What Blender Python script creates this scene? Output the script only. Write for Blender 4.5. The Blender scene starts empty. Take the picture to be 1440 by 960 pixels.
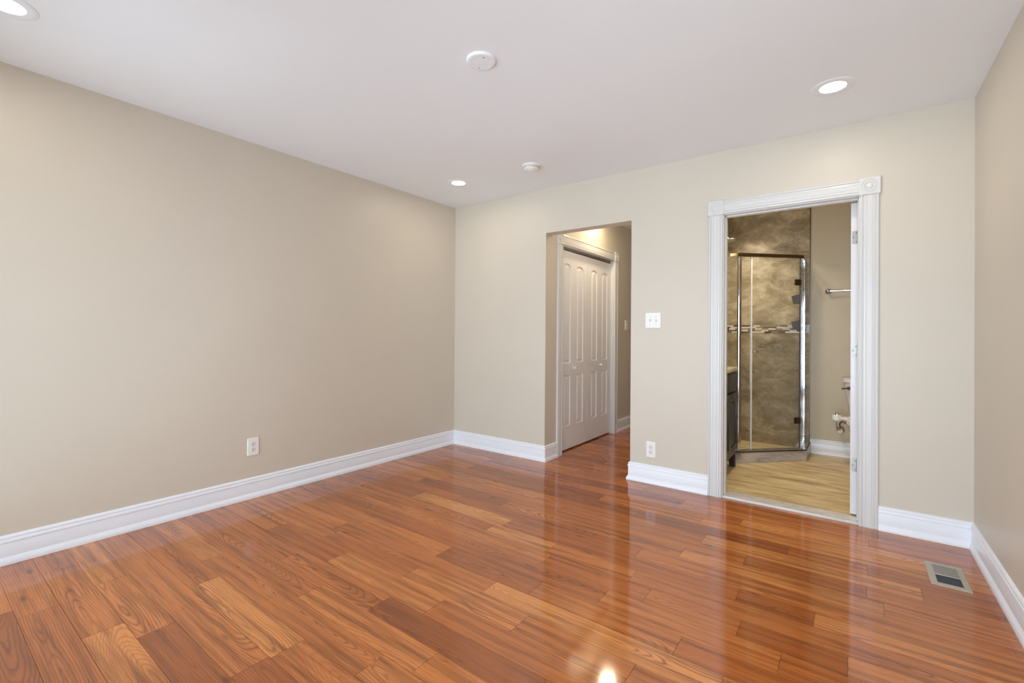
import bpy, bmesh, math, random
from mathutils import Vector, Matrix

# ------------------------------------------------------------------ camera, world, light, exposure
S = bpy.context.scene
COL = S.collection
PI = math.pi


def srgb(r, g, b):
    f = lambda c: (c / 255 / 12.92) if c / 255 <= 0.04045 else ((c / 255 + 0.055) / 1.055) ** 2.4
    return (f(r), f(g), f(b), 1.0)


cam_d = bpy.data.cameras.new('camera')
cam = bpy.data.objects.new('camera', cam_d)
COL.objects.link(cam)
S.camera = cam
YAW, PITCH, ROLL = 0.63636, 0.00466, 0.00744
fw = Vector((-math.sin(YAW) * math.cos(PITCH), math.cos(YAW) * math.cos(PITCH), math.sin(PITCH)))
rt = Vector((math.cos(YAW), math.sin(YAW), 0))
up = rt.cross(fw)
rt2 = math.cos(ROLL) * rt + math.sin(ROLL) * up
up2 = -math.sin(ROLL) * rt + math.cos(ROLL) * up
m = Matrix.Identity(4)
for i in range(3):
    m[i][0], m[i][1], m[i][2] = rt2[i], up2[i], -fw[i]
m.translation = Vector((3.3168, -3.4865, 1.1417))
cam.matrix_world = m
cam_d.sensor_fit = 'HORIZONTAL'
cam_d.sensor_width = 36
cam_d.lens = 645.825 / 1440 * 36
cam_d.shift_x = 0
cam_d.shift_y = (465.905 - 480) / 1440
cam_d.clip_start = 0.02

S.view_settings.view_transform = 'Standard'
S.view_settings.look = 'None'
S.view_settings.gamma = 1
S.view_settings.use_curve_mapping = False
S.view_settings.exposure = 0.0
S.cycles.max_bounces = 14
S.cycles.diffuse_bounces = 8
S.cycles.glossy_bounces = 6
S.cycles.transparent_max_bounces = 24
S.cycles.use_denoising = True
S.cycles.sample_clamp_indirect = 8

W = bpy.data.worlds.new('daylight')
S.world = W
W.use_nodes = True
W.node_tree.nodes['Background'].inputs[0].default_value = (0.80, 0.90, 1.0, 1)
W.node_tree.nodes['Background'].inputs[1].default_value = 1.2

ASSUMED_WINDOW_POWER = (54, 75)       # daylight through each assumed, unseen window of the rear wall
CAN_POWER = 2.6         # each recessed lamp of the bedroom
HALL_POWER = 6.5  # assumed hall lamp; the added hall lamp takes a share
BATH_POWER = 8.0  # unseen bathroom ceiling lamp, added for brightness
ASSUMED_VANITY_POWER = 2.5  # assumed unseen light bar over the vanity
BATH_COLOR = (1.0, 0.87, 0.66)
CAN_COLOR = (1.0, 0.89, 0.74)
WARM = (1.0, 0.80, 0.54)


def area_light(name, loc, direction, size, size_y, power, color, shape='RECTANGLE', spread=PI):
    d = bpy.data.lights.new(name, 'AREA')
    d.shape = shape
    d.size = size
    d.size_y = size_y
    d.energy = power
    d.color = color
    d.spread = spread
    o = bpy.data.objects.new(name, d)
    o.location = loc
    o.rotation_euler = Vector(direction).to_track_quat('-Z', 'Y').to_euler()
    COL.objects.link(o)
    return o


ASSUMED_WINDOWS = [(0.18, 1.58), (2.25, 3.65)]  # assumed windows, unseen behind the camera, added for daylight
REAR = -3.78
for (a, b), wp in zip(ASSUMED_WINDOWS, ASSUMED_WINDOW_POWER):
    area_light('window_daylight', ((a + b) / 2, REAR - 0.25, 0.98), (0, 1, 0.06), b - a, 1.80,
               wp, (0.74, 0.875, 1.0))

# ------------------------------------------------------------------ material helpers


class NT:
    def __init__(self, name):
        self.m = bpy.data.materials.new(name)
        self.m.use_nodes = True
        self.t = self.m.node_tree
        self.bsdf = self.t.nodes['Principled BSDF']
        self.out = self.t.nodes['Material Output']

    def n(self, typ, **kw):
        nd = self.t.nodes.new(typ)
        for k, v in kw.items():
            setattr(nd, k, v)
        return nd

    def val(self, sock, v):
        if hasattr(v, 'is_output'):
            self.t.links.new(v, sock)
        else:
            sock.default_value = v

    def math(self, op, a, b=None, c=None, clamp=False):
        nd = self.n('ShaderNodeMath', operation=op, use_clamp=clamp)
        self.val(nd.inputs[0], a)
        if b is not None:
            self.val(nd.inputs[1], b)
        if c is not None:
            self.val(nd.inputs[2], c)
        return nd.outputs[0]

    def mix(self, fac, a, b, blend='MIX'):
        nd = self.n('ShaderNodeMix', data_type='RGBA', blend_type=blend)
        self.val(nd.inputs[0], fac)
        self.val(nd.inputs[6], a)
        self.val(nd.inputs[7], b)
        return nd.outputs[2]

    def comb(self, x, y, z):
        nd = self.n('ShaderNodeCombineXYZ')
        self.val(nd.inputs[0], x)
        self.val(nd.inputs[1], y)
        self.val(nd.inputs[2], z)
        return nd.outputs[0]

    def sep(self, v):
        nd = self.n('ShaderNodeSeparateXYZ')
        self.val(nd.inputs[0], v)
        return nd.outputs

    def noise(self, vec, scale, detail=2, rough=0.5, dist=0.0, color=False):
        nd = self.n('ShaderNodeTexNoise')
        if vec is not None:
            self.val(nd.inputs['Vector'], vec)
        nd.inputs['Scale'].default_value = scale
        nd.inputs['Detail'].default_value = detail
        nd.inputs['Roughness'].default_value = rough
        nd.inputs['Distortion'].default_value = dist
        return nd.outputs['Color' if color else 'Fac']

    def ramp(self, fac, stops):
        nd = self.n('ShaderNodeValToRGB')
        self.val(nd.inputs[0], fac)
        e = nd.color_ramp.elements
        while len(e) < len(stops):
            e.new(0.5)
        for el, (p, c) in zip(e, stops):
            el.position = p
            el.color = c
        return nd.outputs[0]

    def bump(self, height, strength=0.2, distance=0.01):
        nd = self.n('ShaderNodeBump')
        nd.inputs['Strength'].default_value = strength
        nd.inputs['Distance'].default_value = distance
        self.val(nd.inputs['Height'], height)
        self.val(self.bsdf.inputs['Normal'], nd.outputs[0])

    def obj(self):
        return self.n('ShaderNodeTexCoord').outputs['Object']

    def scale(self, vec, s):
        nd = self.n('ShaderNodeVectorMath', operation='MULTIPLY')
        self.val(nd.inputs[0], vec)
        nd.inputs[1].default_value = s
        return nd.outputs[0]

    def base(self, v):
        self.val(self.bsdf.inputs['Base Color'], v)
        return self

    def set(self, **kw):
        for k, v in kw.items():
            self.val(self.bsdf.inputs[k.replace('_', ' ')], v)
        return self


def paint(name, c, rough=0.5, bump=0.05, scale=180, var=0.02):
    t = NT(name)
    co = t.obj()
    n1 = t.noise(co, 2.5, 3)
    dark = tuple(x * (1 - var) for x in c[:3]) + (1,)
    lite = tuple(min(1, x * (1 + var)) for x in c[:3]) + (1,)
    t.base(t.ramp(n1, [(0.3, dark), (0.7, lite)]))
    t.set(Roughness=rough)
    if bump:
        t.bump(t.noise(co, scale, 2), bump, 0.002)
    return t.m


def metal(name, c, rough=0.2, metallic=1.0):
    t = NT(name)
    co = t.obj()
    n1 = t.noise(co, 60, 2)
    t.base(c)
    t.set(Metallic=metallic, Roughness=t.math('MULTIPLY_ADD', n1, 0.08, rough - 0.04))
    return t.m


M = {}
M['wall'] = paint('beige_wall_paint', srgb(210, 202, 188), 0.42, 0.06, 220, 0.012)
M['ceiling'] = paint('white_ceiling_paint', srgb(239, 243, 247), 0.6, 0.05, 160, 0.01)
M['trim'] = paint('white_trim_paint', srgb(218, 218, 217), 0.28, 0.03, 90, 0.01)
M['baseboard'] = paint('white_baseboard_paint', srgb(236, 239, 246), 0.26, 0.03, 90, 0.01)
M['door'] = paint('white_door_paint', srgb(231, 231, 234), 0.3, 0.04, 120, 0.01)
M['bathwall'] = paint('bathroom_beige_paint', srgb(206, 193, 168), 0.4, 0.06, 220, 0.012)
M['plate'] = paint('white_plastic', srgb(238, 237, 232), 0.3, 0.0)
M['plate2'] = paint('white_insert_plastic', srgb(226, 225, 220), 0.3, 0.0)
M['slot'] = paint('dark_slot', srgb(40, 38, 36), 0.6, 0.0)
M['hinge'] = metal('worn_nickel_hinge', srgb(158, 156, 152), 0.42)
M['darkchrome'] = metal('dark_brushed_rail', srgb(124, 112, 94), 0.16)  # chrome rail, its dark reflections put into the metal colour
M['chrome'] = metal('polished_chrome', srgb(225, 225, 228), 0.08)
M['steel'] = metal('satin_nickel', srgb(196, 194, 190), 0.28)
M['bronze'] = metal('dark_bronze_trim', srgb(92, 82, 68), 0.35)
M['vent'] = metal('champagne_vent_metal', srgb(186, 180, 168), 0.42, 0.5)
M['ventdamper'] = metal('grey_damper_metal', srgb(150, 148, 144), 0.45, 0.5)
M['ventdark'] = paint('dark_vent_louvre', srgb(58, 66, 76), 0.5, 0.0)
M['black'] = paint('duct_black', srgb(14, 15, 17), 0.8, 0.0)
M['vanity'] = paint('charcoal_vanity_lacquer', srgb(58, 55, 55), 0.35, 0.03)
M['counter'] = paint('cream_counter_top', srgb(216, 204, 172), 0.2, 0.0, var=0.06)
M['ceramic'] = paint('white_ceramic', srgb(226, 218, 212), 0.12, 0.0)
M['caddy'] = paint('grey_caddy_plastic', srgb(96, 94, 96), 0.45, 0.0)
M['hose'] = metal('braided_hose', srgb(120, 110, 100), 0.4)


def lamp_mat():
    t = NT('lit_lamp_lens')
    t.base(srgb(255, 252, 245))
    t.set(Roughness=0.4)
    t.bsdf.inputs['Emission Color'].default_value = (1.0, 0.95, 0.88, 1)
    t.bsdf.inputs['Emission Strength'].default_value = 3.0
    return t.m


M['lamp'] = lamp_mat()


def glass_mat(name, tint, refl=1.0):
    t = NT(name)
    t.t.nodes.remove(t.bsdf)
    tr = t.n('ShaderNodeBsdfTransparent')
    tr.inputs[0].default_value = tint
    gl = t.n('ShaderNodeBsdfGlossy')
    gl.inputs['Roughness'].default_value = 0.02
    fr = t.n('ShaderNodeFresnel')
    fr.inputs[0].default_value = 1.45
    mx = t.n('ShaderNodeMixShader')
    t.val(mx.inputs[0], t.math('MULTIPLY', fr.outputs[0], refl))
    t.t.links.new(tr.outputs[0], mx.inputs[1])
    t.t.links.new(gl.outputs[0], mx.inputs[2])
    t.t.links.new(mx.outputs[0], t.out.inputs[0])
    return t.m


M['glass'] = glass_mat('shower_glass', (0.985, 0.992, 0.988, 1), 0.7)
M['pane'] = glass_mat('window_glass', (0.97, 0.98, 0.98, 1), 0.7)


def wood_mat():
    t = NT('oak_plank_floor')
    uv = t.n('ShaderNodeUVMap', uv_map='plank').outputs[0]
    u, v, _ = t.sep(uv)
    at = t.n('ShaderNodeAttribute', attribute_name='plank_color')
    tone, shade, kind = t.sep(at.outputs['Color'])
    # ring pattern of a plain sawn log
    low = t.noise(t.comb(t.math('MULTIPLY', u, 1.0), t.math('MULTIPLY', v, 3.5), kind), 1.0, 2, 0.5)
    mid = t.noise(t.comb(t.math('MULTIPLY', u, 7.0), t.math('MULTIPLY', v, 22.0), kind), 1.0, 3, 0.55)
    depth = t.math('ADD', 0.012, t.math('MULTIPLY', t.math('SUBTRACT', low, 0.5), 0.20))
    slope = t.math('MULTIPLY', t.math('SUBTRACT', kind, 0.5), 0.15)
    uloc = t.n('ShaderNodeAttribute', attribute_name='plank_local').outputs['Fac']
    depth = t.math('ADD', depth, t.math('MULTIPLY', slope, uloc))
    cen = t.math('MULTIPLY', t.math('SUBTRACT', shade, 0.5), 0.15)
    vv = t.math('SUBTRACT', v, cen)
    r = t.math('SQRT', t.math('ADD', t.math('MULTIPLY', vv, vv), t.math('MULTIPLY', depth, depth)))
    r = t.math('ADD', r, t.math('MULTIPLY', t.math('SUBTRACT', mid, 0.5), 0.011))
    ph = t.math('FRACT', t.math('MULTIPLY', r, t.math('MULTIPLY_ADD', shade, 70.0, 95.0)))
    tri = t.math('ABSOLUTE', t.math('SUBTRACT', t.math('MULTIPLY', ph, 2.0), 1.0))
    line = t.math('POWER', tri, 3.2)
    patch = t.noise(t.comb(t.math('MULTIPLY', u, 2.2), t.math('MULTIPLY', v, 9.0), tone), 1.0, 2)
    strength = t.ramp(patch, [(0.30, (0.40, 0.40, 0.40, 1)), (0.60, (1.0, 1.0, 1.0, 1))])
    # fine pores along the plank
    por = t.noise(t.comb(t.math('MULTIPLY', u, 7.0), t.math('MULTIPLY', v, 300.0), kind), 1.0, 2, 0.6)
    por = t.ramp(por, [(0.52, (0, 0, 0, 1)), (0.72, (1, 1, 1, 1))])
    streak = t.noise(t.comb(t.math('MULTIPLY', u, 1.6), t.math('MULTIPLY', v, 34.0), shade), 1.0, 3, 0.6)
    base = t.ramp(tone, [(0.0, srgb(148, 78, 36)), (0.25, srgb(184, 104, 50)), (0.55, srgb(202, 121, 60)),
                         (0.8, srgb(216, 139, 74)), (1.0, srgb(228, 161, 95))])
    base = t.mix(t.ramp(streak, [(0.44, (0, 0, 0, 1)), (0.68, (0.75, 0.75, 0.75, 1))]), base, srgb(118, 62, 26))
    base = t.mix(t.math('MULTIPLY', t.math('MULTIPLY', line, strength), t.math('MULTIPLY_ADD', kind, 0.45, 0.44)), base, srgb(98, 48, 20))
    base = t.mix(t.math('MULTIPLY', por, 0.40), base, srgb(104, 54, 26))
    # knots
    vor = t.n('ShaderNodeTexVoronoi', feature='F1')
    t.val(vor.inputs['Vector'], t.comb(t.math('MULTIPLY', u, 1.1), t.math('MULTIPLY', v, 3.2), kind))
    vor.inputs['Scale'].default_value = 1.6
    kn = t.ramp(vor.outputs['Distance'], [(0.03, (1, 1, 1, 1)), (0.075, (0, 0, 0, 1))])
    base = t.mix(t.math('MULTIPLY', kn, 0.7), base, srgb(78, 44, 28))
    t.base(base)
    t.set(Roughness=t.math('MULTIPLY_ADD', mid, 0.12, 0.22))
    t.bsdf.inputs['Specular IOR Level'].default_value = 0.0
    t.bsdf.inputs['Coat IOR'].default_value = 1.74
    t.bsdf.inputs['Coat Weight'].default_value = 1.0
    t.bsdf.inputs['Coat Roughness'].default_value = 0.085
    wav = t.noise(t.comb(t.math('MULTIPLY', u, 3.0), t.math('MULTIPLY', v, 12.0), kind), 1.0, 2)
    t.bump(t.math('ADD', wav, t.math('MULTIPLY', line, -0.06)), 0.05, 0.004)
    return t.m


M['wood'] = wood_mat()
M['seam'] = paint('dark_plank_seam', srgb(58, 32, 20), 0.6, 0.0)


def stone_mat(name, light, mid_c, dark, stretch=(1, 1, 1), scale=2.2, rough=0.25, tile=None, vein=0.5):
    t = NT(name)
    co = t.obj()
    s = t.scale(co, stretch)
    warp = t.noise(s, scale, 4, 0.6, 0.0, True)
    nd = t.n('ShaderNodeVectorMath', operation='MULTIPLY_ADD')
    t.val(nd.inputs[0], warp)
    nd.inputs[1].default_value = (0.55, 0.55, 0.55)
    t.val(nd.inputs[2], s)
    n1 = t.noise(nd.outputs[0], scale * 1.6, 6, 0.62)
    c = t.ramp(n1, [(0.30, dark), (0.5, mid_c), (0.68, light)])
    n2 = t.noise(nd.outputs[0], scale * 0.9, 3, 0.5)
    v = t.math('ABSOLUTE', t.math('SUBTRACT', n2, 0.5))
    vm = t.ramp(v, [(0.0, (1, 1, 1, 1)), (0.018, (0, 0, 0, 1))])
    c = t.mix(t.math('MULTIPLY', vm, vein), c, light)
    if tile:
        x, y, z = t.sep(co)
        hor = t.math('ADD', x, y)
        masks = []
        for co1, size, off in ((hor, tile[0], 0.13), (z, tile[1], tile[2])):
            fr = t.math('FRACT', t.math('DIVIDE', t.math('ADD', co1, off + 10 * size), size))
            d = t.math('MULTIPLY', t.math('MINIMUM', fr, t.math('SUBTRACT', 1.0, fr)), size)
            masks.append(t.math('LESS_THAN', d, 0.0012))
        mk = t.math('MAXIMUM', masks[0], masks[1])
        c = t.mix(t.math('MULTIPLY', mk, 0.55), c, tile[3])
    t.base(c)
    t.set(Roughness=rough)
    return t.m


M['tile'] = stone_mat('beige_marble_wall_tile', srgb(206, 190, 160), srgb(164, 146, 114), srgb(118, 101, 76),
                      (0.9, 0.9, 1.5), 2.6, 0.42, (0.61, 0.40, 0.0, srgb(110, 98, 80)), 0.35)
M['curb'] = stone_mat('grey_marble_curb_tile', srgb(212, 203, 196), srgb(186, 176, 170), srgb(140, 130, 126),
                      (1, 1, 3), 2.4, 0.25, None, 0.5)
M['bathfloor'] = stone_mat('tan_stone_bath_floor', srgb(230, 208, 163), srgb(210, 183, 131), srgb(170, 141, 97),
                           (0.9, 4.0, 1), 2.2, 0.35, None, 0.25)
M['threshold'] = stone_mat('pale_marble_threshold', srgb(222, 214, 204), srgb(206, 198, 190), srgb(190, 182, 176),
                           (1, 3, 1), 5, 0.25, None, 0.3)


def mosaic_mat():
    t = NT('linear_glass_mosaic')
    co = t.obj()
    x, y, z = t.sep(co)
    h = t.math('ADD', x, y)
    row = t.math('FLOOR', t.math('DIVIDE', z, 0.016))
    wr = t.n('ShaderNodeTexWhiteNoise', noise_dimensions='1D')
    t.val(wr.inputs['W'], row)
    cellx = t.math('ADD', t.math('DIVIDE', h, 0.062), t.math('MULTIPLY', wr.outputs['Value'], 7.0))
    wc = t.n('ShaderNodeTexWhiteNoise', noise_dimensions='2D')
    t.val(wc.inputs['Vector'], t.comb(t.math('FLOOR', cellx), row, 0.0))
    col = t.ramp(wc.outputs['Value'], [(0.0, srgb(84, 66, 56)), (0.22, srgb(120, 100, 84)), (0.42, srgb(214, 204, 182)),
                                       (0.64, srgb(160, 142, 120)), (0.80, srgb(228, 220, 202))])
    col.node.color_ramp.interpolation = 'CONSTANT'
    t.base(col)
    t.set(Roughness=0.12)
    return t.m


M['mosaic'] = mosaic_mat()

# ------------------------------------------------------------------ geometry helpers


def add_faces(bm, verts, faces):
    vs = [bm.verts.new(v) for v in verts]
    out = []
    for f in faces:
        try:
            out.append(bm.faces.new([vs[i] for i in f]))
        except ValueError:
            pass
    return vs, out


def box(bm, x0, x1, y0, y1, z0, z1, bevel=0.0, seg=2):
    vs, fs = add_faces(bm, [(x0, y0, z0), (x1, y0, z0), (x1, y1, z0), (x0, y1, z0),
                            (x0, y0, z1), (x1, y0, z1), (x1, y1, z1), (x0, y1, z1)],
                       [(3, 2, 1, 0), (4, 5, 6, 7), (0, 1, 5, 4), (1, 2, 6, 5), (2, 3, 7, 6), (3, 0, 4, 7)])
    if bevel:
        es = list({e for f in fs for e in f.edges})
        bmesh.ops.bevel(bm, geom=es, offset=bevel, segments=seg, affect='EDGES', profile=0.5)
    return vs


def frame_of(axis):
    a = Vector(axis).normalized()
    h = Vector((0, 0, 1)) if abs(a.z) < 0.9 else Vector((1, 0, 0))
    u = a.cross(h).normalized()
    return a, u, a.cross(u).normalized()


def lathe(bm, origin, axis, prof, n=32, cap=True):
    """prof: list of (radius, distance along the axis)"""
    o = Vector(origin)
    a, u, w = frame_of(axis)
    rings = []
    for r, h in prof:
        if r < 1e-6:
            rings.append([bm.verts.new(o + a * h)])
        else:
            rings.append([bm.verts.new(o + a * h + (u * math.cos(2 * PI * k / n) + w * math.sin(2 * PI * k / n)) * r)
                          for k in range(n)])
    for A, B in zip(rings, rings[1:]):
        for k in range(n):
            k2 = (k + 1) % n
            if len(A) == 1 and len(B) == 1:
                continue
            if len(A) == 1:
                bm.faces.new((A[0], B[k], B[k2]))
            elif len(B) == 1:
                bm.faces.new((A[k], A[k2], B[0]))
            else:
                bm.faces.new((A[k], A[k2], B[k2], B[k]))
    if cap:
        for R in (rings[0], rings[-1]):
            if len(R) > 2:
                bm.faces.new(R)


def tube(bm, pts, r, n=12):
    pts = [Vector(p) for p in pts]
    rings = []
    prev = None
    for i, p in enumerate(pts):
        d = (pts[min(i + 1, len(pts) - 1)] - pts[max(i - 1, 0)]).normalized()
        if prev is None:
            _, u, w = frame_of(d)
        else:
            u = (prev - d * prev.dot(d)).normalized()
            w = d.cross(u)
        prev = u
        rr = r[i] if isinstance(r, (list, tuple)) else r
        rings.append([bm.verts.new(p + (u * math.cos(2 * PI * k / n) + w * math.sin(2 * PI * k / n)) * rr) for k in range(n)])
    for A, B in zip(rings, rings[1:]):
        for k in range(n):
            k2 = (k + 1) % n
            bm.faces.new((A[k], A[k2], B[k2], B[k]))
    bm.faces.new(rings[0])
    bm.faces.new(rings[-1])


def smooth_path(pts, n=8):
    P = [Vector(p) for p in pts]
    out = []
    for i in range(len(P) - 1):
        p0, p1, p2, p3 = P[max(i - 1, 0)], P[i], P[i + 1], P[min(i + 2, len(P) - 1)]
        for k in range(n):
            t = k / n
            out.append(0.5 * ((2 * p1) + (p2 - p0) * t + (2 * p0 - 5 * p1 + 4 * p2 - p3) * t * t
                              + (3 * p1 - p0 - 3 * p2 + p3) * t ** 3))
    out.append(P[-1])
    return out


def prism(bm, poly, z0, z1, bevel=0.0):
    n = len(poly)
    a = [bm.verts.new((x, y, z0)) for x, y in poly]
    b = [bm.verts.new((x, y, z1)) for x, y in poly]
    fs = [bm.faces.new(a[::-1]), bm.faces.new(b)]
    for i in range(n):
        j = (i + 1) % n
        fs.append(bm.faces.new((a[i], a[j], b[j], b[i])))
    if bevel:
        es = list({e for f in fs for e in f.edges})
        bmesh.ops.bevel(bm, geom=es, offset=bevel, segments=2, affect='EDGES')


def extrude_profile(bm, A, B, prof):
    """prof is a list of 3D offsets (closed polygon) given at A and at B (same length)"""
    pa = [bm.verts.new(Vector(A) + Vector(o)) for o in prof[0]]
    pb = [bm.verts.new(Vector(B) + Vector(o)) for o in prof[1]]
    n = len(pa)
    for i in range(n):
        j = (i + 1) % n
        bm.faces.new((pa[i], pa[j], pb[j], pb[i]))
    bm.faces.new(pa[::-1])
    bm.faces.new(pb)


def link(name, bm, mat, parent=None, smooth=35):
    bmesh.ops.recalc_face_normals(bm, faces=bm.faces)
    me = bpy.data.meshes.new(name)
    bm.to_mesh(me)
    bm.free()
    for mm in (mat if isinstance(mat, (list, tuple)) else [mat]):
        me.materials.append(mm)
    if smooth:
        me.polygons.foreach_set('use_smooth', [True] * len(me.polygons))
        me.set_sharp_from_angle(angle=math.radians(smooth))
    o = bpy.data.objects.new(name, me)
    COL.objects.link(o)
    if parent is not None:
        o.parent = parent
        o.matrix_parent_inverse = Matrix.Translation(-parent.location)
    return o


def tag(o, label=None, cat=None, group=None, kind=None):
    if label:
        o['label'] = label
    if cat:
        o['category'] = cat
    if group:
        o['group'] = group
    if kind:
        o['kind'] = kind
    return o


def empty(name, loc, label, cat, group=None, kind=None):
    o = bpy.data.objects.new(name, None)
    o.empty_display_size = 0.05
    o.location = loc
    COL.objects.link(o)
    return tag(o, label, cat, group, kind)


def copy_tree(o, loc, label, parent=None):
    c = o.copy()
    COL.objects.link(c)
    if parent is None:
        c.location = loc
        c['label'] = label
    else:
        c.parent = parent
    for ch in list(o.children):
        copy_tree(ch, None, None, c)
    return c


def struct(name, bm, mat, label, cat, smooth=35):
    return tag(link(name, bm, mat, None, smooth), label, cat, None, 'structure')


def B():
    return bmesh.new()


# ------------------------------------------------------------------ dimensions
RX, H = 3.853, 2.44                 # room width, ceiling height (left wall x=0, back wall y=0)
T = 0.12                            # back wall thickness
HL, HR, HT = 1.112, 1.912, 2.045    # hall opening
DL, DR, DT = 2.592, 3.352, 1.990    # bathroom door opening
BX0, BX1, BY = 2.06, 3.95, 1.869    # bathroom
HE = 3.1                            # end of the hall
CY0, CY1, CT = 0.292, 1.462, 1.985  # closet opening in the hall's left wall

# ------------------------------------------------------------------ floor of oak planks
PW, PY0 = 0.124, 0.082
JOINTS = {2: [2.781], 3: [1.914], 4: [3.384, 3.052], 5: [3.573], 6: [2.885, 3.376], 7: [2.605, 3.43], 8: [2.422], 9: [3.2, 2.917],
          10: [2.03, 2.488, 1.613], 11: [3.31, 2.6, 2.077, 2.967, 0.953], 12: [2.45, 3.119], 13: [0.951, 1.605, 2.806, 2.179],
          14: [2.977, 2.009], 15: [0.949, 2.721, 2.269, 1.628], 16: [0.608, 1.919, 1.218], 17: [2.511, 1.718, 1.018],
          18: [1.404, 2.132], 19: [1.99, 0.727], 20: [0.95], 21: [1.673], 22: [0.596, 1.184], 23: [1.031], 24: [0.668]}
TONES = {(24, 0): 0.38, (24, 1): 0.22, (23, 0): 0.42, (23, 1): 0.68, (22, 0): 0.72, (22, 1): 0.52, (22, 2): 0.12, (21, 0): 0.50,
         (20, 0): 0.36, (20, 1): 0.78, (19, 0): 0.66, (19, 1): 0.45, (19, 2): 0.55, (18, 0): 0.3, (18, 1): 0.6, (17, 1): 0.42,
         (16, 0): 0.5, (16, 1): 0.2, (16, 2): 0.64, (16, 3): 0.28, (15, 0): 0.5, (15, 1): 0.3, (15, 2): 0.62, (15, 3): 0.4, (14, 0): 0.5,
         (13, 0): 0.45, (13, 1): 0.55, (13, 2): 0.14, (13, 3): 0.5, (12, 1): 0.5, (12, 2): 0.3, (11, 1): 0.5, (11, 2): 0.25, (11, 3): 0.42,
         (11, 4): 0.14, (11, 5): 0.6, (10, 0): 0.4, (10, 1): 0.8, (10, 2): 0.5, (9, 1): 0.12, (9, 2): 0.66, (7, 1): 0.72, (8, 1): 0.45}


def build_floor():
    rng = random.Random(11)
    bm = B()
    uvl = bm.loops.layers.uv.new('plank')
    cl = bm.loops.layers.float_color.new('plank_color')
    ll = bm.loops.layers.float.new('plank_local')

    def plank(x0, x1, ya, yb, tone, ga=0.0, gb=0.0):
        g = 0.0006
        z = rng.uniform(-0.00025, 0.0)
        tilt = rng.uniform(-0.00018, 0.00018)
        ro, rv = rng.uniform(0, 60), rng.uniform(-0.01, 0.01)
        col = (tone, rng.random(), rng.random(), 1)
        xm = rng.uniform(x0, x1)
        ym = (ya + yb) / 2
        X0, X1, Y0, Y1 = x0 + g, x1 - g, ya + g, yb - g
        top = [(X0, Y0 + ga, z - tilt), (X1, Y0 + gb, z - tilt), (X1, Y1, z + tilt), (X0, Y1, z + tilt)]
        low = [(x, y, -.004) for x, y, _ in top]
        _, fs = add_faces(bm, top + low, [(0, 1, 2, 3)] + [(i, 4 + i, 4 + (i + 1) % 4, (i + 1) % 4) for i in range(4)])
        for f in fs:
            for lp in f.loops:
                c = lp.vert.co
                lp[uvl].uv = (c.x + ro, c.y - ym + rv)
                lp[cl] = col
                lp[ll] = c.x - xm

    def row(i, xa, xb, ya, yb, joints):
        xs = sorted([j for j in joints if xa + .05 < j < xb - .05])
        full = [xa] + xs + [xb]
        cuts = [xa]
        for a, b in zip(full, full[1:]):
            gap = b - a
            while gap > 1.75:
                s = rng.uniform(0.55, 1.15)
                cuts.append(b - gap + s)
                gap -= s
            cuts.append(b)
        known = [c for c in full]
        k = -1
        for a, b in zip(cuts, cuts[1:]):
            if a in known:
                k += 1
            tone = TONES.get((i, k)) if a in known else None
            if tone is None:
                tone = min(0.95, max(0.03, rng.gauss(0.38, 0.22)))
            if i == 6 and abs(a - 2.885) < .01:      # shrunken plank with an open seam
                plank(a, b, ya, yb, 0.16, .009, .002)
            else:
                plank(a, b, ya, yb, tone)

    n = int((3.78 - PY0) / PW) + 1
    for i in range(0, n):
        yb = -(PY0 + i * PW)
        row(i, 0.0, RX, max(yb - PW, REAR), yb, JOINTS.get(i, [rng.uniform(.5, 1.2), rng.uniform(1.7, 2.4), rng.uniform(2.7, 3.4)]))
    # the row that runs into the hall opening and the planks of the hall and closet
    row(-1, 0.0, RX, -PY0, 0.0, [0.8, 1.484, 2.2, 2.9])
    k = 0
    y = 0.0
    while y < HE:
        y2 = min(y + PW, HE)
        row(-2 - k, 0.46 if CY0 - .15 < y < CY1 + .1 and y > T else HL - .02, HR + .01, y, y2,
            [rng.uniform(1.2, 1.8)])
        y, k = y2, k + 1
    # dark subfloor that shows in the seams
    base = [(0, REAR, -.004), (RX, REAR, -.004), (RX, 0, -.004), (0, 0, -.004), (.4, 0, -.004), (HR + .05, 0, -.004),
            (HR + .05, HE, -.004), (.4, HE, -.004)]
    _, fs = add_faces(bm, base, [(0, 1, 2, 3), (4, 5, 6, 7)])
    for f in fs:
        f.material_index = 1
    struct('floor', bm, [M['wood'], M['seam']], 'glossy orange brown oak plank floor of the empty bedroom and hallway', 'floor', 0)


build_floor()
bm = B()
box(bm, BX0, BX1, T, BY, -0.05, 0.0)
struct('floor_bathroom', bm, M['bathfloor'], 'tan streaked stone floor of the bathroom behind the doorway', 'floor')

# ------------------------------------------------------------------ ceilings and walls
bm = B()
box(bm, -0.12, RX + .12, REAR - .12, T, H, H + .1)
struct('ceiling', bm, M['ceiling'], 'smooth white bedroom ceiling with recessed lights', 'ceiling')
bm = B()
box(bm, 0.3, HR + .075, T, HE + .1, H, H + .1)
struct('ceiling_hall', bm, M['ceiling'], 'white ceiling of the hallway behind the plain opening', 'ceiling')
bm = B()
box(bm, HR + .075, BX1 + .1, T, BY + .1, H, H + .1)
struct('ceiling_bathroom', bm, M['ceiling'], 'white ceiling of the bathroom', 'ceiling')

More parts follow.
